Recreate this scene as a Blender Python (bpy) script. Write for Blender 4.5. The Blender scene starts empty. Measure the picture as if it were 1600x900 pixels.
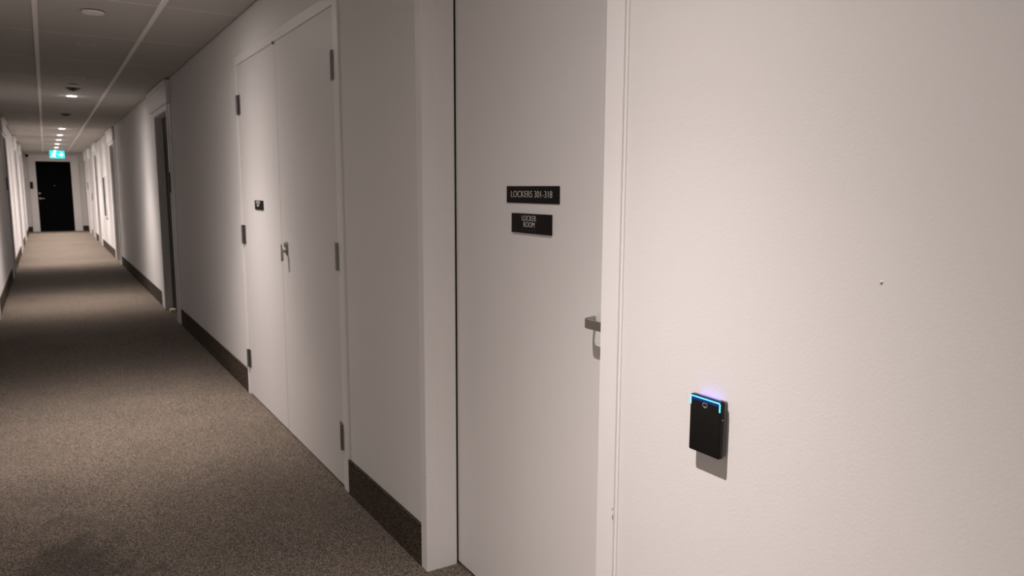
import bpy, bmesh, math, random
from mathutils import Matrix, Vector
random.seed(7)
S = bpy.context.scene
C = S.collection

# ------------------------------------------------------------------ camera
CAMH = 1.40
cam_d = bpy.data.cameras.new('camera')
cam = bpy.data.objects.new('camera', cam_d)
C.objects.link(cam)
# camera axes from the two vanishing points measured on the photograph (f = 1150 px of 1600)
F = 1150.0
v1 = Vector((70 - 800, 292 - 450, F)).normalized()          # corridor direction, world +Y
dn = Vector((766 - 800, 8527.0, F)).normalized()            # world -Z
dn = (dn - v1 * dn.dot(v1)).normalized()
zz = -dn
xx = v1.cross(zz)
R = Matrix((xx, v1, zz))                                    # world = R * (right, down, forward)
right = R @ Vector((1, 0, 0)); down = R @ Vector((0, 1, 0)); fwd = R @ Vector((0, 0, 1))
M = Matrix((right, -down, -fwd)).transposed().to_4x4()
M.translation = Vector((0, 0, CAMH))
cam.matrix_world = M
cam_d.sensor_fit = 'HORIZONTAL'
cam_d.sensor_width = 36
cam_d.lens = 36 * F / 1600
cam_d.clip_start = 0.02
cam_d.dof.use_dof = True
cam_d.dof.focus_distance = 1.7
cam_d.dof.aperture_fstop = 7.0
S.camera = cam

# ------------------------------------------------------------------ world, exposure
w = bpy.data.worlds.new('world'); S.world = w; w.use_nodes = True
w.node_tree.nodes['Background'].inputs[0].default_value = (1, .9, .8, 1)
w.node_tree.nodes['Background'].inputs[1].default_value = 0.0
S.view_settings.view_transform = 'Standard'
S.view_settings.look = 'None'
S.view_settings.gamma = 1
S.view_settings.use_curve_mapping = False
S.view_settings.exposure = 0.0
LAMP_COL = (1.0, 0.885, 0.848)
P_LAMP = 480.0       # lamp power before the beam profile
BEAM_SIGN = -1
BEAM = ((0, 1.0), (14, .84), (22, .56), (30, .305), (37, .145), (43, .085), (50, .050), (60, .024), (74, .010), (90, .0))

# ------------------------------------------------------------------ dimensions (metres)
W = 1.106      # right wall plane
L = -0.512     # left wall plane
H = 2.4625     # ceiling
YF = 27.6      # far wall
Y0 = -4.2      # wall behind the camera
D1 = 1.225     # face of the recessed locker door

# ------------------------------------------------------------------ materials
def mat(name, col, rough=.6, metal=0, spec=.5, noise=None, bump=None, emit=None):
    m = bpy.data.materials.new(name); m.use_nodes = True
    nt = m.node_tree; b = nt.nodes['Principled BSDF']
    b.inputs['Base Color'].default_value = (*col, 1)
    b.inputs['Roughness'].default_value = rough
    b.inputs['Metallic'].default_value = metal
    b.inputs['Specular IOR Level'].default_value = spec
    tc = nt.nodes.new('ShaderNodeTexCoord')
    if noise:
        sc, amt = noise
        n = nt.nodes.new('ShaderNodeTexNoise'); n.inputs['Scale'].default_value = sc
        n.inputs['Detail'].default_value = 4
        nt.links.new(tc.outputs['Object'], n.inputs['Vector'])
        mx = nt.nodes.new('ShaderNodeMix'); mx.data_type = 'RGBA'
        mx.inputs[6].default_value = (*[c * (1 - amt) for c in col], 1)
        mx.inputs[7].default_value = (*[min(1, c * (1 + amt)) for c in col], 1)
        nt.links.new(n.outputs['Fac'], mx.inputs[0])
        nt.links.new(mx.outputs[2], b.inputs['Base Color'])
    if bump:
        sc, st, dist = bump
        n = nt.nodes.new('ShaderNodeTexNoise'); n.inputs['Scale'].default_value = sc
        n.inputs['Detail'].default_value = 3
        nt.links.new(tc.outputs['Object'], n.inputs['Vector'])
        bp = nt.nodes.new('ShaderNodeBump'); bp.inputs['Strength'].default_value = st
        bp.inputs['Distance'].default_value = dist
        nt.links.new(n.outputs['Fac'], bp.inputs['Height'])
        nt.links.new(bp.outputs[0], b.inputs['Normal'])
    if emit:
        b.inputs['Emission Color'].default_value = (*emit[0], 1)
        b.inputs['Emission Strength'].default_value = emit[1]
    return m

MAT = dict(
    wall=mat('wall_paint', (.74, .728, .715), .75, spec=.3, noise=(1.3, .012), bump=(160, .12, .002)),
    ceil=mat('ceiling_tile_white', (.50, .485, .465), .9, spec=.2, noise=(60, .03), bump=(300, .2, .002)),
    grid=mat('ceiling_grid_white', (.84, .82, .79), .5, noise=(5, .01)),
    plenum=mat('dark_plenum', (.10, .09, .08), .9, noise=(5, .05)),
    frame=mat('frame_paint', (.80, .785, .775), .45, spec=.4, noise=(3, .015), bump=(90, .05, .002)),
    leaf=mat('door_paint', (.80, .785, .775), .5, spec=.4, noise=(2, .015), bump=(120, .04, .002)),
    leaf2=mat('double_door_paint', (.70, .685, .67), .5, spec=.4, noise=(2, .015), bump=(120, .04, .002)),
    black=mat('black_door', (.004, .004, .0045), .8, spec=.02, noise=(6, .2)),
    gloss=mat('satin_black_door', (.005, .005, .006), .42, spec=.15, noise=(6, .2)),
    gap_shade=mat('black_gap_shade', (.004, .004, .004), .9, noise=(6, .2)),  # black standing in for the shade inside door gaps
    steel=mat('brushed_steel', (.42, .40, .37), .38, 1, noise=(120, .08)),
    hinge=mat('hinge_steel', (.25, .245, .235), .5, 1, noise=(150, .12)),
    plate=mat('black_sign_plate', (.008, .0065, .0065), .5, spec=.12, noise=(40, .15)),
    letter=mat('sign_lettering', (.72, .68, .63), .6, noise=(60, .03)),
    braille=mat('sign_braille', (.07, .065, .06), .4, noise=(60, .05)),
    reader=mat('reader_plastic', (.008, .0075, .007), .45, spec=.18, noise=(50, .1)),
    rbase=mat('reader_base', (.14, .13, .12), .5, noise=(50, .06)),
    icon=mat('reader_icon', (.28, .26, .27), .5, noise=(50, .05)),
    led=mat('blue_led', (.1, .3, .6), .3, emit=((.03, .40, 1.0), 7.0), noise=(50, .02)),
    navy=mat('navy_lens', (.004, .012, .05), .3, emit=((.003, .02, .16), .8), noise=(50, .02)),
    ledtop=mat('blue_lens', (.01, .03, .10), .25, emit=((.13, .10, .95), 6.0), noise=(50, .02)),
    lampoff=mat('lamp_trim', (.55, .53, .50), .4, noise=(20, .02)),
    lamp=mat('lamp_lens', (.9, .9, .9), .3, emit=((1, .93, .85), 9), noise=(20, .01)),
    detector=mat('detector_dark', (.045, .04, .038), .5, noise=(30, .1)),
    white=mat('white_plastic', (.74, .72, .68), .4, noise=(20, .02)),
    yellow=mat('pale_yellow_paper', (.80, .74, .50), .7, noise=(30, .05)),
    glass=mat('cabinet_glass', (.012, .022, .018), .5, spec=.08, noise=(10, .1)),
    teal=mat('exit_teal', (.0, .45, .45), .4, emit=((.0, .74, .74), 1.9), noise=(30, .02)),
    exitw=mat('exit_white', (.8, .9, .9), .4, emit=((.75, 1, .95), 3.5), noise=(30, .02)),
)

def carpet(name, dark, mid, light, scale, stain=False):
    m = bpy.data.materials.new(name); m.use_nodes = True
    nt = m.node_tree; b = nt.nodes['Principled BSDF']
    b.inputs['Roughness'].default_value = .95; b.inputs['Specular IOR Level'].default_value = .1
    b.inputs['Sheen Weight'].default_value = .12 if stain else 0
    tc = nt.nodes.new('ShaderNodeTexCoord')
    n = nt.nodes.new('ShaderNodeTexNoise'); n.inputs['Scale'].default_value = scale
    n.inputs['Detail'].default_value = 3; n.inputs['Roughness'].default_value = .7
    nt.links.new(tc.outputs['Object'], n.inputs['Vector'])
    v = nt.nodes.new('ShaderNodeTexVoronoi'); v.inputs['Scale'].default_value = scale * 1.35
    nt.links.new(tc.outputs['Object'], v.inputs['Vector'])
    sep = nt.nodes.new('ShaderNodeSeparateColor'); nt.links.new(v.outputs['Color'], sep.inputs[0])
    add = nt.nodes.new('ShaderNodeMath'); add.operation = 'MULTIPLY_ADD'
    nt.links.new(sep.outputs[0], add.inputs[0]); add.inputs[1].default_value = .35
    nt.links.new(n.outputs['Fac'], add.inputs[2])
    r = nt.nodes.new('ShaderNodeValToRGB'); e = r.color_ramp.elements
    e[0].position = .48; e[0].color = (*dark, 1)
    e[1].position = .88; e[1].color = (*light, 1)
    k = e.new(.66); k.color = (*mid, 1)
    nt.links.new(add.outputs[0], r.inputs[0])
    last = r.outputs[0]
    # broad traffic mottling
    n2 = nt.nodes.new('ShaderNodeTexNoise'); n2.inputs['Scale'].default_value = 2.2; n2.inputs['Detail'].default_value = 5
    nt.links.new(tc.outputs['Object'], n2.inputs['Vector'])
    mr = nt.nodes.new('ShaderNodeMapRange'); mr.inputs[1].default_value = .3; mr.inputs[2].default_value = .7
    mr.inputs[3].default_value = .86; mr.inputs[4].default_value = 1.08
    nt.links.new(n2.outputs['Fac'], mr.inputs[0])
    mul = nt.nodes.new('ShaderNodeVectorMath'); mul.operation = 'SCALE'
    nt.links.new(last, mul.inputs[0]); nt.links.new(mr.outputs[0], mul.inputs['Scale']); last = mul.outputs[0]
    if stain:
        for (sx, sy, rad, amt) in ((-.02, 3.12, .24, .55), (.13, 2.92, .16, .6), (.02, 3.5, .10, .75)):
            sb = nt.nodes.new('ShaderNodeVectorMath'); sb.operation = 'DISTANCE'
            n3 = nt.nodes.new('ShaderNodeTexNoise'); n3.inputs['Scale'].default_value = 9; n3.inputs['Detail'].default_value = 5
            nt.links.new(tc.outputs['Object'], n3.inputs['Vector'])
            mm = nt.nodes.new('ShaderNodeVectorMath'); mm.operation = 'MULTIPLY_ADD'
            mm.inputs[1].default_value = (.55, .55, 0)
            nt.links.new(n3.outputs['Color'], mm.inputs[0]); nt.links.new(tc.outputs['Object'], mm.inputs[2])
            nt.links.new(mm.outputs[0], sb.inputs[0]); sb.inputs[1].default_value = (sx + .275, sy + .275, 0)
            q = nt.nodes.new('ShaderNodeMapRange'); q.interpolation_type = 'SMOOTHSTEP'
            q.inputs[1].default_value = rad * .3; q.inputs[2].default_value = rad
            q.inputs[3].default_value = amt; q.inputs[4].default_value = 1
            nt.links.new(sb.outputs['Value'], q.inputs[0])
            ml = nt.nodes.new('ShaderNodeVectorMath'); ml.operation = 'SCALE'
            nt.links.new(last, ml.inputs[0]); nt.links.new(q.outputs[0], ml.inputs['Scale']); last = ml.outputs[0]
    nt.links.new(last, b.inputs['Base Color'])
    bp = nt.nodes.new('ShaderNodeBump'); bp.inputs['Strength'].default_value = .8; bp.inputs['Distance'].default_value = .006
    nt.links.new(add.outputs[0], bp.inputs['Height']); nt.links.new(bp.outputs[0], b.inputs['Normal'])
    return m
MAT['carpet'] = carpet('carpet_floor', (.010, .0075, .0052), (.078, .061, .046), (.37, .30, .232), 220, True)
MAT['cbase'] = carpet('carpet_base', (.009, .0062, .0045), (.050, .038, .029), (.16, .127, .10), 190)

# ------------------------------------------------------------------ helpers
def link(o, parent=None):
    C.objects.link(o)
    if parent: o.parent = parent
    return o
class MB:
    def __init__(s): s.bm = bmesh.new()
    def box(s, x0, x1, y0, y1, z0, z1, bev=0, seg=1):
        r = bmesh.ops.create_cube(s.bm, size=1)
        vs = r['verts']
        for v in vs:
            v.co = Vector(((x0 + x1) / 2 + v.co.x * (x1 - x0), (y0 + y1) / 2 + v.co.y * (y1 - y0), (z0 + z1) / 2 + v.co.z * (z1 - z0)))
        if bev:
            es = list({e for v in vs for e in v.link_edges})
            bmesh.ops.bevel(s.bm, geom=es, offset=bev, segments=seg, affect='EDGES', profile=.5)
        return s
    def cyl(s, a, b, r, seg=20, r2=None):
        a, b = Vector(a), Vector(b); d = b - a
        mt = Matrix.Translation((a + b) / 2) @ d.to_track_quat('Z', 'Y').to_matrix().to_4x4()
        bmesh.ops.create_cone(s.bm, cap_ends=True, segments=seg, radius1=r, radius2=r if r2 is None else r2, depth=d.length, matrix=mt)
        return s
    def ring(s, c, r0, r1, z0, z1, seg=32):
        """annulus with thickness around a vertical axis"""
        rows = []
        for (r, z) in ((r0, z0), (r1, z0), (r1, z1), (r0, z1)):
            rows.append([s.bm.verts.new((c[0] + r * math.cos(t * 2 * math.pi / seg), c[1] + r * math.sin(t * 2 * math.pi / seg), z)) for t in range(seg)])
        for i in range(4):
            a, b = rows[i], rows[(i + 1) % 4]
            for t in range(seg):
                s.bm.faces.new((a[t], a[(t + 1) % seg], b[(t + 1) % seg], b[t]))
        return s
    def build(s, name, m, parent=None, smooth=False):
        bmesh.ops.recalc_face_normals(s.bm, faces=s.bm.faces)
        me = bpy.data.meshes.new(name); s.bm.to_mesh(me); s.bm.free()
        me.materials.append(MAT[m])
        if smooth:
            for p in me.polygons: p.use_smooth = True
            if hasattr(me, 'set_sharp_from_angle'): me.set_sharp_from_angle(angle=math.radians(40))
        o = bpy.data.objects.new(name, me)
        if parent: 
            link(o, parent); o.matrix_parent_inverse = Matrix.Translation(-parent.location)
        else: link(o)
        return o
def tag(o, label, cat=None, group=None, kind=None):
    o['label'] = label
    if cat: o['category'] = cat
    if group: o['group'] = group
    if kind: o['kind'] = kind
    return o
def empty(name, loc):
    o = bpy.data.objects.new(name, None); o.location = loc; o.empty_display_size = .1
    return link(o)
def struct(o, label, cat): return tag(o, label, cat, None, 'structure')

# ------------------------------------------------------------------ doors layout
SUITE_R = [8.10, 15.0, 20.2, 23.0, 25.05]       # near edge of each suite portal
SUITE_L = [8.25, 13.5, 18.65, 22.3]
SW = 1.46                                       # portal width
OPN = (.19, 1.13)                               # opening inside the portal
DZ = 2.17                                       # suite door opening height
REC = .06
# locker opening, double-door opening
K0, K1, KZ = 1.345, 2.319, 2.23
E0, E1, EZ = 3.215, 5.10, 2.18

# ------------------------------------------------------------------ floor, ceiling, walls
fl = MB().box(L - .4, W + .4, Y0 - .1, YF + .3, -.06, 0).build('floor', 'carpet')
struct(fl, 'grey-brown speckled carpet running down the whole corridor, dark stain at the near left', 'floor')

def wall_with_openings(x0, x1, ops, name, label):
    mb = MB(); y = Y0
    for (a, b, z) in sorted(ops):
        mb.box(x0, x1, y, a, 0, H + .05)
        mb.box(x0, x1, a, b, z, H + .05)
        y = b
    mb.box(x0, x1, y, YF, 0, H + .05)
    o = mb.build(name, 'wall'); struct(o, label, 'wall'); return o
opsR = [(K0, K1 + .026, KZ), (E0, E1, EZ)] + [(y + OPN[0], y + OPN[1], DZ) for y in SUITE_R]
wr = wall_with_openings(W, W + .18, opsR, 'wall_right', 'long off-white painted corridor wall on the right with the locker room door')
opsL = [(y + OPN[0], y + OPN[1], DZ) for y in SUITE_L]
wl = wall_with_openings(L - .18, L, opsL, 'wall_left', 'off-white corridor wall at the left edge of the photo')
mb = MB()
mb.box(L - .18, -.21, YF, YF + .2, 0, H + .05).box(.745, W + .18, YF, YF + .2, 0, H + .05).box(-.21, .745, YF, YF + .2, 2.2, H + .05)
struct(mb.build('wall_far', 'wall'), 'white end wall of the corridor around the black door', 'wall')
struct(MB().box(L - .18, W + .18, Y0 - .1, Y0, 0, H + .05).build('wall_back', 'wall'), 'off-white wall closing the corridor behind the camera', 'wall')
# backs of the door recesses
# nail pop on the near wall
mb = MB(); mb.cyl((W + .001, .663, 1.257), (W - .0012, .663, 1.257), .0035, 12, .0015)
mb.build('nail_pop', 'wall', wr)
MB().cyl((W, .664, 1.2545), (W - .0013, .664, 1.2545), .0012, 8).build('nail_head', 'detector', wr)

# ceiling: backing slab, tiles, bars
ce = MB().box(L - .18, W + .18, Y0 - .1, YF + .2, H + .05, H + .12).build('ceiling', 'plenum')
struct(ce, 'suspended ceiling of large off-white tiles on a thin white metal grid', 'ceiling')
TX = [L, .021, .655, W]
ys = [4.96 + 1.22 * k for k in range(-8, 19)]
for ci in range(3):
    a = TX[ci] + (.012 if ci == 0 else .004); b = TX[ci + 1] - (.012 if ci == 2 else .004)
    ya = [Y0] + [y for y in ys if Y0 < y < YF] + [YF]
    me = None
    for k in range(len(ya) - 1):
        dz = random.uniform(0, .0012)
        mb = MB().box(a, b, ya[k] + .003, ya[k + 1] - .003, H + dz, H + .018)
        mb.build('ceiling_tile', 'ceil', ce)
for x in TX[1:3]:
    MB().box(x - .0145, x + .0145, Y0, YF, H - .009, H + .03, .0012).build('grid_bar', 'grid', ce)
for y in ys:
    if Y0 < y < YF:
        MB().box(L + .012, W - .012, y - .0035, y + .0035, H - .0005, H + .02).build('cross_bar', 'grid', ce)
# wall angle with its dark shadow gap
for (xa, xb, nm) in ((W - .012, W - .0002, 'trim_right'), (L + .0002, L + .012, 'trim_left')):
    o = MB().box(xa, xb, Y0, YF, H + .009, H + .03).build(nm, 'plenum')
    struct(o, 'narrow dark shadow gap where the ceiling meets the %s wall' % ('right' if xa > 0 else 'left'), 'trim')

# ------------------------------------------------------------------ baseboards
def base_seg(side, a, b, label):
    x0, x1 = (W - .011, W) if side == 'right' else (L, L + .011)
    o = MB().box(x0, x1, a, b, 0, .158).build('baseboard_' + side, 'cbase')
    struct(o, label, 'baseboard')
    xa, xb = (W - .0135, W - .0) if side == 'right' else (L, L + .0135)
    MB().box(xa, xb, a, b, .158, .163, .001).build('bound_edge', 'cbase', o)
segs = [(Y0, K0 - .065, 'carpet baseboard on the right wall this side of the locker room door'),
        (K1 + .05, E0 - .07, 'short dark carpet baseboard between the locker room door and the double doors'),
        (E1 + .05, SUITE_R[0], 'carpet baseboard running left of the double doors')]
names = ['beyond the nearest right-hand suite door', 'under the wall cabinet', 'between the far right-hand suite doors', 'in the short gap before the last right-hand suite door', 'right of the last suite door by the end wall']
for i, y in enumerate(SUITE_R):
    nx = SUITE_R[i + 1] if i + 1 < len(SUITE_R) else YF
    segs.append((y + SW, nx, 'carpet baseboard on the right wall ' + names[i]))
for a, b, l in segs:
    if b - a > .02: base_seg('right', a, b, l)
ln = ['left wall beyond the door at the left edge', 'lit left wall beyond its second suite door', 'left wall between its far suite doors', 'left wall by the end wall']
base_seg('left', Y0, SUITE_L[0], 'carpet baseboard on the left wall beside the camera')
for i, y in enumerate(SUITE_L):
    nx = SUITE_L[i + 1] if i + 1 < len(SUITE_L) else YF
    base_seg('left', y + SW, nx, 'carpet baseboard on the ' + ln[i])
for (a, b, l) in ((L, -.40, 'left'), (.96, W, 'right')):
    o = MB().box(a, b, YF - .011, YF, 0, .16).build('baseboard_far', 'cbase')
    struct(o, 'dark scrap of carpet baseboard %s of the black end door' % l, 'baseboard')

# ------------------------------------------------------------------ door_1: locker room door
d1 = empty('door_1', (D1, 1.83, 0))
struct(d1, 'pale grey recessed locker room door with two black signs', 'door')
mb = MB()
P = .010
# casing faces (legs + head), proud of the wall
def leg(y0, y1): mb.box(W - P, W + .002, y0, y1, 0, KZ + .045, .0015)
leg(K1, K1 + .047); leg(K0 - .060, K0)
mb.box(W - P, W + .002, K0, K1 + .004, KZ, KZ + .045, .0015)
# reveals: outer part, shallow step, inner part
for (y0, y1, s0, s1) in ((K1 - .0006, K1 + .02, K1 - .005, K1 + .02), (K0 - .02, K0 + .0006, K0 - .02, K0 + .005)):
    mb.box(W - P + .0012, W + .037, y0, y1, 0, KZ + .002)
    mb.box(W + .036, (D1 - .0075) if y0 > 2 else D1 + .06, s0, s1 + (.006 if y0 > 2 else 0), 0, KZ, .0012)
mb.box(D1 - .010, D1 + .06, K1 + .0215, K1 + .0262, 0, KZ)
mb.box(W, D1 + .06, K0, K1, KZ - .005, KZ + .02)
mb.build('door_frame', 'frame', d1)
MB().box(W - .0045, W + .001, K0 - .068, K0 - .060, 0, KZ + .045, .002, 2).build('caulk_bead', 'frame', d1)
mb = MB()
for y, z, h_ in ((K0 - .0585, .642, .006), (K0 - .0592, .622, .012), (K1 + .0012, .362, .004)):
    mb.box(W - P - .0003, W - P + .0006, y - .0007, y + .0007, z - h_ / 2, z + h_ / 2)
mb.build('paint_chips', 'rbase', d1)
MB().box(D1, D1 + .044, K0 + .008, K1 + .018, .009, KZ - .009, .0012).build('door_leaf', 'leaf', d1)
mb = MB().box(D1 + .046, D1 + .06, K0, K1, 0, KZ)  # black sheet behind the leaf keeps its gaps dark
mb.box(D1 - .0066, D1 - .0004, K1 - .0035, K1 + .021, .008, KZ - .006)  # black strip painted as the shadow in the slot beside the leaf
mb.build('gap_shade', 'gap_shade', d1)
# lever handle: rose, neck, flat bar with a returned end
hd = MB().cyl((D1, 1.405, 1.052), (D1 - .009, 1.405, 1.052), .027, 28).build('handle_rose', 'steel', d1, True)
MB().cyl((D1, 1.405, 1.052), (D1 - .05, 1.405, 1.052), .010, 16).build('handle_neck', 'steel', d1, True)
bm = MB()
pts = [(D1 - .052, 1.392), (D1 - .052, 1.497), (D1 - .047, 1.506), (D1 - .036, 1.513), (D1 - .006, 1.523)]
th = .006
for i in range(len(pts) - 1):
    a, b = Vector(pts[i]), Vector(pts[i + 1]); n = Vector((-(b - a).y, (b - a).x)).normalized() * th / 2
    e = (b - a).normalized() * .0015
    q = [a - e + n, b + e + n, b + e - n, a - e - n]
    lo = [bm.bm.verts.new((p.x, p.y, 1.040)) for p in q]; hi = [bm.bm.verts.new((p.x, p.y, 1.064)) for p in q]
    bm.bm.faces.new(lo); bm.bm.faces.new(hi)
    for k in range(4): bm.bm.faces.new((lo[k], lo[(k + 1) % 4], hi[(k + 1) % 4], hi[k]))
bm.build('lever', 'steel', d1)

# ------------------------------------------------------------------ text helper
FACE = Matrix(((0, 0, -1), (-1, 0, 0), (0, 1, 0)))          # text x -> world -Y, text y -> +Z, normal -> -X
def text(name, body, size, cx, cy, cz, sx, parent, m='letter', ext=.0004, bold=0.0):
    cu = bpy.data.curves.new(name, 'FONT'); cu.body = body; cu.size = size
    cu.align_x = 'CENTER'; cu.align_y = 'CENTER'; cu.extrude = ext; cu.space_line = .8; cu.offset = bold
    t = bpy.data.objects.new(name, cu); C.objects.link(t)
    dg = bpy.context.evaluated_depsgraph_get(); dg.update()
    me = bpy.data.meshes.new_from_object(t.evaluated_get(dg))
    bpy.data.objects.remove(t); bpy.data.curves.remove(cu)
    me.transform(Matrix.Diagonal((sx, 1, 1, 1)))
    me.transform(Matrix.Translation((cx, cy, cz)) @ FACE.to_4x4())
    me.materials.clear(); me.materials.append(MAT[m]); me.name = name
    o = bpy.data.objects.new(name, me); link(o, parent); o.matrix_parent_inverse = Matrix.Translation(-parent.location)
    return o

s1 = empty('sign', (D1, 1.834, 1.383))
tag(s1, 'wide black plate reading LOCKERS 301-318, upper sign on the locker room door', 'sign')
MB().box(D1 - .003, D1, 1.694, 1.975, 1.357, 1.408, .0006).build('plate', 'plate', s1)
text('lettering', 'LOCKERS 301-318', .0285, D1 - .0032, 1.838, 1.383, 1.0, s1, bold=-.0005)
s2 = empty('sign', (D1, 1.834, 1.297))
tag(s2, 'smaller black plate reading LOCKER ROOM with braille below the lockers plate', 'sign')
MB().box(D1 - .006, D1, 1.729, 1.941, 1.267, 1.326, .0006).build('plate', 'plate', s2)
text('lettering', 'LOCKER', .0235, D1 - .0062, 1.843, 1.3115, .88, s2, bold=-.0004)
text('lettering', 'ROOM', .0235, D1 - .0062, 1.842, 1.2925, .88, s2, bold=-.0004)
br = MB()
cells = [((0, 0), (0, 1), (0, 2)), ((0, 0), (1, 1), (0, 2)), ((0, 0), (1, 0)), ((0, 0), (0, 2)), ((0, 0), (1, 1)), ((0, 0), (0, 1), (1, 1), (0, 2)), (), ((0, 0), (0, 1), (1, 1)), ((0, 0), (1, 1), (0, 2)), ((0, 0), (1, 0), (0, 2))]
for i, c in enumerate(cells):
    for (dx, dy) in c:
        yy = 1.881 - i * .0078 - dx * .0028; z = 1.2795 - dy * .0028
        br.cyl((D1 - .006, yy, z), (D1 - .0068, yy, z), .0008, 8)
bo = br.build('braille', 'braille', s2); bo['kind'] = 'stuff'

# ------------------------------------------------------------------ door_2: double doors
d2 = empty('door_2', (W, 4.17, 0))
struct(d2, 'pale grey double utility doors with steel hinges, left leaf carrying a small black sign', 'door')
mb = MB(); FP = .009
mb.box(W - FP, W + .08, E0 - .068, E0 - .003, 0, EZ + .055, .0012)
mb.box(W - FP, W + .08, E1 + .003, E1 + .05, 0, EZ + .055, .0012)
mb.box(W - FP, W + .08, E0 - .003, E1 + .003, EZ + .003, EZ + .055, .0012)
mb.build('door_frame', 'frame', d2)
MB().box(W - .003, W + .042, E0, 4.172, .008, EZ, .0012).build('door_leaf', 'leaf2', d2)
MB().box(W - .003, W + .042, 4.1765, E1, .008, EZ, .0012).build('door_leaf', 'leaf2', d2)
MB().box(W + .043, W + .06, E0 - .003, E1 + .003, 0, EZ + .003).build('gap_shade', 'gap_shade', d2)  # black backing painted as the shade behind the leaf gaps
for yh, sg in ((E0 - .0015, 1), (E1 + .0015, -1)):
    for zc in (1.932, 1.093, .252):
        hb = MB()
        for k in range(5):
            z0 = zc - .0625 + k * .025
            hb.cyl((W - .0125, yh, z0 + .0006), (W - .0125, yh, z0 + .0244), .0085, 14)
        h = hb.build('hinge', 'hinge', d2, True)
        MB().box(W - .0055, W - .003, min(yh, yh + sg * .052), max(yh, yh + sg * .052), zc - .0625, zc + .0625, .0005).build('hinge_plate', 'hinge', h)
        sc = MB()
        for dz in (-.045, -.015, .015, .045):
            sc.cyl((W - .0055, yh + sg * (.034 if dz in (-.045, .015) else .024), zc + dz), (W - .0068, yh + sg * (.034 if dz in (-.045, .015) else .024), zc + dz), .0035, 10)
        sc.build('hinge_screws', 'hinge', h)
# roller catch at the head of the seam
MB().cyl((W - .004, 4.185, 2.178), (W - .014, 4.185, 2.178), .008, 14).build('roller_catch', 'hinge', d2, True)
# latch: oval escutcheon with key cylinder and small turned-down lever
MB().box(W - .008, W - .003, 4.048, 4.088, 1.035, 1.108, .0025, 2).cyl((W - .008, 4.068, 1.09), (W - .018, 4.068, 1.09), .013, 18).build('escutcheon', 'steel', d2, True)
mb = MB().cyl((W - .005, 4.068, 1.055), (W - .030, 4.068, 1.055), .008, 14)
mb.box(W - .036, W - .027, 4.055, 4.081, 1.005, 1.072, .003, 2)
mb.build('turned_down_lever', 'steel', d2, True)
MB().box(W - .0065, W - .003, 4.178, 4.190, .99, 1.085, .001).build('strike_plate', 'hinge', d2)

s3 = empty('sign', (W - .003, 4.645, 1.296))
tag(s3, 'tiny square black room sign on the left leaf of the double doors', 'sign')
MB().box(W - .008, W - .003, 4.548, 4.752, 1.267, 1.323, .0006).build('plate', 'plate', s3)
text('lettering', 'ELECTRICAL', .0215, W - .0082, 4.665, 1.3105, .8, s3, bold=.0002)
text('lettering', 'ROOM', .0215, W - .0082, 4.668, 1.2915, .8, s3, bold=.0002)

# ------------------------------------------------------------------ card readers
r = empty('card_reader', (W, .997, .932))
tag(r, 'black card reader with a glowing blue top edge on the near right wall', 'card reader')
RX = W - .023; ya, yb, za, zb = .957, 1.038, .873, .990
MB().box(W - .010, W, ya + .003, yb - .003, za + .002, zb - .002, .002, 2).build('backplate', 'rbase', r)
MB().box(RX, W - .009, ya, yb, za, zb, .0035, 3).build('housing', 'reader', r, True)
MB().box(RX + .0035, W - .0125, ya + .006, yb - .006, zb - .002, zb + .0006, .0006).build('lens', 'navy', r)
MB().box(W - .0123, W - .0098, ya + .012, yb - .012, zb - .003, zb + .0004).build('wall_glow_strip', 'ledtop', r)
# U-shaped light pipe: over the top front edge and a little way down both sides
lp = MB(); t = .0013
lp.cyl((RX + .0008, ya + .004, zb - .0035), (RX + .0008, yb - .004, zb - .0035), t, 10)
lp.cyl((RX + .0008, ya + .0025, zb - .005), (RX + .0008, ya + .0025, zb - .021), t, 10)
lp.cyl((RX + .0008, yb - .0025, zb - .005), (RX + .0008, yb - .0025, zb - .021), t, 10)
lp.cyl((RX + .0008, ya + .0025, zb - .005), (RX + .0008, ya + .004, zb - .0035), t, 10)
lp.cyl((RX + .0008, yb - .0025, zb - .005), (RX + .0008, yb - .004, zb - .0035), t, 10)
lp.build('light_pipe', 'led', r)
MB().box(RX - .0003, RX + .001, ya + .006, yb - .006, zb - .0105, zb - .0055).build('glow_band', 'navy', r)
ic = MB(); yc, zc = .9975, .9745
for (a, b, c, d) in ((-.006, .006, .003, .0042), (-.006, .006, -.0042, -.003), (-.006, -.0048, -.0042, .0042), (.0048, .006, -.0042, .0042), (-.002, .002, -.0062, -.0042)):
    ic.box(RX - .0004, RX + .0006, yc + a, yc + b, zc + c, zc + d)
ic.build('card_icon', 'icon', r)
MB().cyl((W - .016, ya + .0002, .953), (W - .016, ya - .0003, .953), .0014, 10).build('screw', 'white', r)

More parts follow.
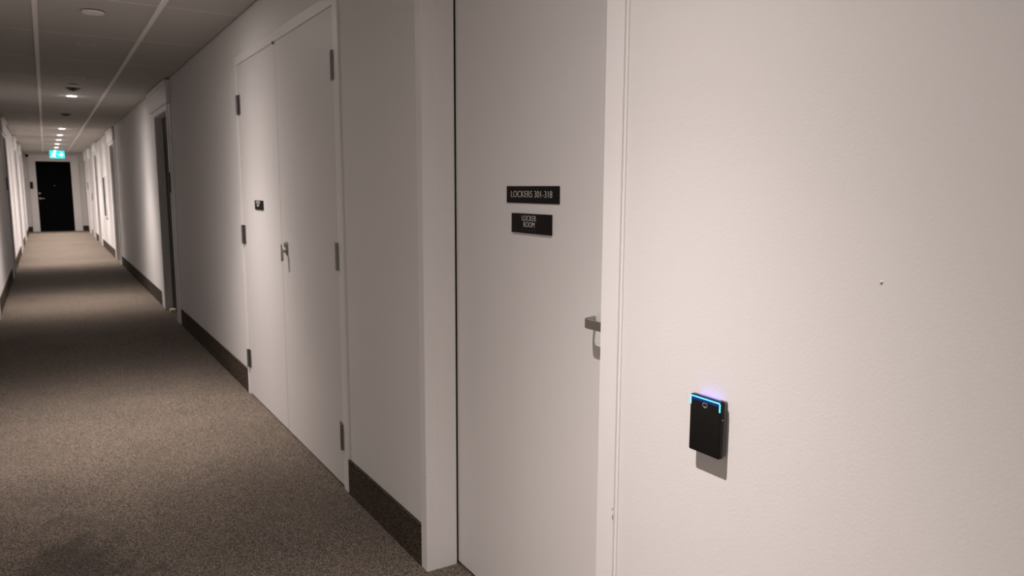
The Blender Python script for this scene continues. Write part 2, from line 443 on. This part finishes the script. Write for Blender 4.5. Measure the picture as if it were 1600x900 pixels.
# ------------------------------------------------------------------ suite door portals
def portal(n, side, y0, label, plaque=True, handle=True):
    sx = 1 if side == 'right' else -1
    wx = W if side == 'right' else L
    def X(a, b):           # distances proud of the wall (positive = into the corridor)
        p, q = wx - sx * a, wx - sx * b
        return min(p, q), max(p, q)
    d = empty('door_%d' % n, (wx, y0 + SW / 2, 0)); struct(d, label, 'door')
    a, b = y0 + OPN[0], y0 + OPN[1]
    mb = MB(); x = X(.022, -.001)
    mb.box(*x, a - .065, a, 0, DZ + .06, .002)
    mb.box(*x, b, b + .065, 0, DZ + .06, .002)
    mb.box(*x, a, b, DZ, DZ + .06, .002)
    x = X(0, -REC - .05)
    mb.box(*x, a - .01, a + .004, 0, DZ).box(*x, b - .004, b + .01, 0, DZ).box(*x, a, b, DZ - .004, DZ + .01)
    mb.build('door_frame', 'frame', d)
    # flat surround panels either side, reaching to the header
    mb = MB(); x = X(.012, -.001)
    mb.box(*x, y0 + .02, a - .065, 0, DZ + .06, .002).box(*x, b + .065, y0 + SW - .02, 0, DZ + .06, .002)
    mb.build('surround_panel', 'frame', d)
    MB().box(*X(.036, -.001), y0, y0 + SW, DZ + .06, H - .045, .003).build('header_panel', 'frame', d)
    MB().box(*X(.055, -.001), y0, y0 + SW, H - .045, H - .012, .004, 2).build('crown_strip', 'frame', d)
    MB().box(*X(-REC, -REC - .045), a + .006, b - .006, .01, DZ - .006, .002).build('door_leaf', 'gloss', d)
    MB().box(*X(-REC - .047, -REC - .055), a, b, 0, DZ).build('gap_shade', 'gap_shade', d)  # black sheet added behind the leaf as gap shade
    if handle:
        hx = a + .075 if side == 'right' else b - .075
        dr = 1 if side == 'right' else -1
        def pt(p): return wx - sx * (-REC + p)
        m_ = MB().cyl((pt(0), hx, 1.03), (pt(.008), hx, 1.03), .027, 18).cyl((pt(.006), hx, 1.03), (pt(.05), hx, 1.03), .009, 12)
        m_.cyl((pt(.05), hx - dr * .008, 1.03), (pt(.05), hx + dr * .11, 1.03), .008, 12)
        m_.build('lever_handle', 'steel', d, True)
    return d
desc_r = ['black suite door deep in a white frame, nearest on the right wall beyond the double doors',
          'suite door in a white portal on the right wall, second along, before the wall cabinet',
          'narrowly seen white door portal on the right wall just beyond the wall cabinet',
          'white door portal on the right wall, second beyond the wall cabinet',
          'last white door portal on the right wall before the black end door']
desc_l = ['white door casing cut by the left edge of the photo',
          'shadowed suite door portal on the left wall, dark upright band near the left edge',
          'white door portal in the lit far stretch of the left wall',
          'last white door portal on the left wall before the end wall']
n = 3
for y, l in zip(SUITE_R, desc_r): portal(n, 'right', y, l); n += 1
for y, l in zip(SUITE_L, desc_l): portal(n, 'left', y, l); n += 1

def plaque(side, y, z, label):
    wx, s = (W, 1) if side == 'right' else (L, -1)
    x0, x1 = sorted((wx - s * .022, wx - s * .036))
    o = MB().box(x0, x1, y - .022, y + .022, z - .10, z + .10, .003, 2).build('door_plaque', 'reader')
    tag(o, label, 'door plaque'); return o
plaque('right', 8.262, 1.45, 'black plaque beside the nearest black suite door on the right')
plaque('left', 13.662, 1.45, 'black plaque beside the shadowed suite door on the left wall')
plaque('right', 25.21, 1.44, 'thin black plaque at the last door portal on the right wall')
plaque('right', 23.16, 1.14, 'small dark plate low beside the second portal beyond the wall cabinet')

o = MB().box(W - .002, W + .058, 8.98, 9.06, 0, .036, .006, 2).build('folded_paper', 'yellow')
tag(o, 'pale yellow folded paper on the carpet at the nearest black suite door', 'paper')

# wall cabinet on the right
c = empty('wall_cabinet', (W, 18.37, 1.19))
tag(c, 'slim white fire hose cabinet with a dark glass front on the far right wall', 'cabinet')
mb = MB().box(W - .024, W, 18.05, 18.70, .75, .775, .002).box(W - .024, W, 18.05, 18.70, 1.605, 1.63, .002)
mb.box(W - .024, W, 18.05, 18.075, .775, 1.605, .002).box(W - .024, W, 18.675, 18.70, .775, 1.605, .002)
mb.build('cabinet_frame', 'frame', c)
MB().box(W - .021, W, 18.075, 18.675, .775, 1.605).build('glass_front', 'glass', c)

# ------------------------------------------------------------------ far black door
d = empty('door_%d' % n, (.27, YF, 0))
struct(d, 'black door with a steel lever closing the far end of the corridor', 'door')
mb = MB()
mb.box(-.40, -.21, YF - .035, YF, 0, H - .06, .003).box(.745, .96, YF - .035, YF, 0, H - .06, .003).box(-.21, .745, YF - .035, YF, 2.2, H - .06, .003)
mb.build('surround_panel', 'frame', d)
mb = MB()
mb.box(-.215, -.205, YF - .037, YF + .1, 0, 2.205).box(.74, .75, YF - .037, YF + .1, 0, 2.205).box(-.21, .745, YF - .037, YF + .1, 2.195, 2.205)
mb.build('door_frame', 'frame', d)
MB().box(-.202, .737, YF + .0, YF + .045, .008, 2.19, .002).build('door_leaf', 'black', d)
mb = MB().cyl((-.145, YF, 1.04), (-.145, YF - .01, 1.04), .030, 20).cyl((-.145, YF - .008, 1.04), (-.145, YF - .05, 1.04), .010, 12)
mb.cyl((-.155, YF - .05, 1.04), (-.02, YF - .05, 1.035), .009, 12).build('lever_handle', 'steel', d, True)
MB().cyl((-.150, YF, 1.20), (-.150, YF - .02, 1.20), .026, 20).build('deadbolt', 'steel', d, True)
MB().cyl((.262, YF, 1.44), (.262, YF - .006, 1.44), .011, 14).build('peephole', 'steel', d, True)
r2 = empty('card_reader', (-.343, YF - .035, 1.447))
tag(r2, 'small black card reader on the white panel left of the black end door', 'card reader')
MB().box(-.385, -.300, YF - .040, YF - .035, 1.335, 1.56, .002).build('backplate', 'rbase', r2)
MB().box(-.380, -.325, YF - .058, YF - .040, 1.345, 1.552, .004, 2).build('housing', 'reader', r2, True)
cm = empty('dome_camera', (-.405, YF, 2.35))
tag(cm, 'tiny black security camera high in the left corner above the end door', 'camera')
MB().cyl((-.405, YF, 2.355), (-.405, YF - .05, 2.355), .03, 18).build('mount', 'detector', cm, True)
mb = MB(); bmesh.ops.create_uvsphere(mb.bm, u_segments=20, v_segments=12, radius=.045, matrix=Matrix.Translation((-.405, YF - .07, 2.355)))
mb.build('dome', 'reader', cm, True)

# ------------------------------------------------------------------ exit sign
ex = empty('exit_sign', (.361, 25.0, 2.43))
tag(ex, 'glowing teal exit sign with a running figure hanging before the black door', 'exit sign')
MB().box(.178, .544, 24.985, 25.015, 2.212, 2.425, .004, 2).build('case', 'white', ex)
MB().box(.184, .538, 24.982, 24.986, 2.218, 2.419).build('panel', 'teal', ex)
MB().cyl((.361, 25, 2.42), (.361, 25, H), .012, 12).build('stem', 'white', ex)
mb = MB()
def seg(x0, z0, x1, z1, wd):
    a, b = Vector((x0, z0)), Vector((x1, z1)); nn = Vector((-(b - a).y, (b - a).x)).normalized() * wd / 2
    q = [a + nn, b + nn, b - nn, a - nn]
    f = [mb.bm.verts.new((p.x, 24.980, p.y)) for p in q]; g = [mb.bm.verts.new((p.x, 24.983, p.y)) for p in q]
    mb.bm.faces.new(f); mb.bm.faces.new(g)
    for k in range(4): mb.bm.faces.new((f[k], f[(k + 1) % 4], g[(k + 1) % 4], g[k]))
mb.cyl((.295, 24.980, 2.385), (.295, 24.983, 2.385), .018, 16)
seg(.290, 2.365, .272, 2.305, .034); seg(.285, 2.355, .320, 2.335, .014); seg(.320, 2.335, .335, 2.355, .013)
seg(.285, 2.357, .250, 2.345, .014); seg(.250, 2.345, .238, 2.318, .013)
seg(.272, 2.310, .305, 2.285, .018); seg(.305, 2.285, .300, 2.240, .016)
seg(.270, 2.310, .255, 2.270, .018); seg(.255, 2.270, .220, 2.255, .015)
mb.build('running_figure', 'exitw', ex)
mb = MB()
seg(.395, 2.318, .470, 2.318, .030); seg(.455, 2.365, .500, 2.318, .026); seg(.455, 2.271, .500, 2.318, .026)
mb.build('arrow', 'exitw', ex)

# ------------------------------------------------------------------ ceiling fixtures
LX = .34
def beam_profile(ld):
    """luminous intensity of the reflector lamp against the angle from straight down"""
    ld.use_nodes = True; nt = ld.node_tree
    em = nt.nodes['Emission']
    tc = nt.nodes.new('ShaderNodeTexCoord'); sp = nt.nodes.new('ShaderNodeSeparateXYZ')
    nt.links.new(tc.outputs['Normal'], sp.inputs[0])
    mr = nt.nodes.new('ShaderNodeMath'); mr.operation = 'MULTIPLY'; mr.inputs[1].default_value = BEAM_SIGN
    nt.links.new(sp.outputs['Z'], mr.inputs[0])
    ac = nt.nodes.new('ShaderNodeMath'); ac.operation = 'ARCCOSINE'; nt.links.new(mr.outputs[0], ac.inputs[0])
    m2 = nt.nodes.new('ShaderNodeMath'); m2.operation = 'DIVIDE'; m2.inputs[1].default_value = math.pi / 2
    nt.links.new(ac.outputs[0], m2.inputs[0])
    r = nt.nodes.new('ShaderNodeValToRGB'); r.color_ramp.interpolation = 'B_SPLINE'
    els = r.color_ramp.elements
    for i, (deg, v) in enumerate(BEAM):
        e = els[i] if i < 2 else els.new(deg / 90)
        e.position = deg / 90; e.color = (v, v, v, 1)
    nt.links.new(m2.outputs[0], r.inputs[0])
    nt.links.new(r.outputs[0], em.inputs['Strength'])
def downlight(y, lit, label, group, z=H):
    o = empty('downlight', (LX, y, H)); tag(o, label, 'downlight', group)
    MB().ring((LX, y), .052, .066, H - .0035, H - .0002, 36).build('trim_ring', 'lampoff' if not lit else 'white', o, True)
    if lit:
        MB().cyl((LX, y, H - .0004), (LX, y, H - .0024), .0515, 32).build('lens', 'lamp', o)
        ld = bpy.data.lights.new('beam', 'POINT'); ld.energy = P_LAMP * (1.4 if y > 15 else 1.0); ld.color = LAMP_COL; ld.shadow_soft_size = .014
        beam_profile(ld)
        lo = bpy.data.objects.new('beam', ld); link(lo, o); lo.location = (0, 0, -.018)
    else:
        MB().cyl((LX, y, H - .0004), (LX, y, H - .0014), .0515, 32).build('lens', 'ceil', o)
    return o
for y, l in ((-2.4, 'lit recessed downlight behind the camera'),
             (1.07, 'lit recessed downlight above the locker room door, out of the frame'),
             (4.70, 'lit recessed downlight just above the frame over the double doors')):
    downlight(y, True, l, None)
lit = [10.3, 16.1, 18.08, 19.96, 21.87, 23.83, 25.8]
tl = ['nearest and largest of the glowing downlights down the corridor', 'second glowing downlight down the corridor, just before the closely spaced row', 'third glowing downlight counting away from the camera', 'fourth glowing downlight counting away from the camera', 'fifth glowing downlight, second before the exit sign', 'glowing downlight seen right above the exit sign', 'last glowing downlight by the end wall, hidden by the exit sign']
for y, l in zip(lit, tl): downlight(y, True, l, 'glowing downlights in the corridor ceiling')
for y, l in ((6.55, 'unlit flush ceiling ring, the nearer faint one'), (8.55, 'unlit flush ceiling ring just before the white cover disc'), (12.4, 'unlit flush ceiling ring beyond the first glowing downlight')):
    downlight(y, False, l, 'unlit downlights flush in the ceiling')
for y, l, rr in ((5.31, 'round white cover plate standing off the ceiling at the top left', .065), (9.14, 'small white cover disc on the ceiling before the first glowing downlight', .058)):
    o = empty('ceiling_cover', (LX - .02, y, H)); tag(o, l, 'ceiling cover', 'round white ceiling covers')
    MB().cyl((LX - .02, y, H), (LX - .02, y, H - .006), rr * .8, 28).build('neck', 'plenum', o)
    MB().cyl((LX - .02, y, H - .006), (LX - .02, y, H - .015), rr, 36, rr * .9).build('cover_plate', 'white', o, True)
for y, l in ((9.48, 'dark smoke detector just this side of the first glowing downlight'), (12.85, 'dark smoke detector between the first and second glowing downlights')):
    o = empty('smoke_detector', (LX - .01, y, H)); tag(o, l, 'smoke detector', 'dark ceiling detectors')
    MB().cyl((LX - .01, y, H), (LX - .01, y, H - .009), .075, 28, .07).build('base', 'detector', o, True)
    MB().cyl((LX - .01, y, H - .009), (LX - .01, y, H - .024), .055, 28, .04).build('sensor_head', 'detector', o, True)
    MB().cyl((LX - .01, y, H - .024), (LX - .01, y, H - .032), .012, 14).build('sensor_tip', 'detector', o, True)
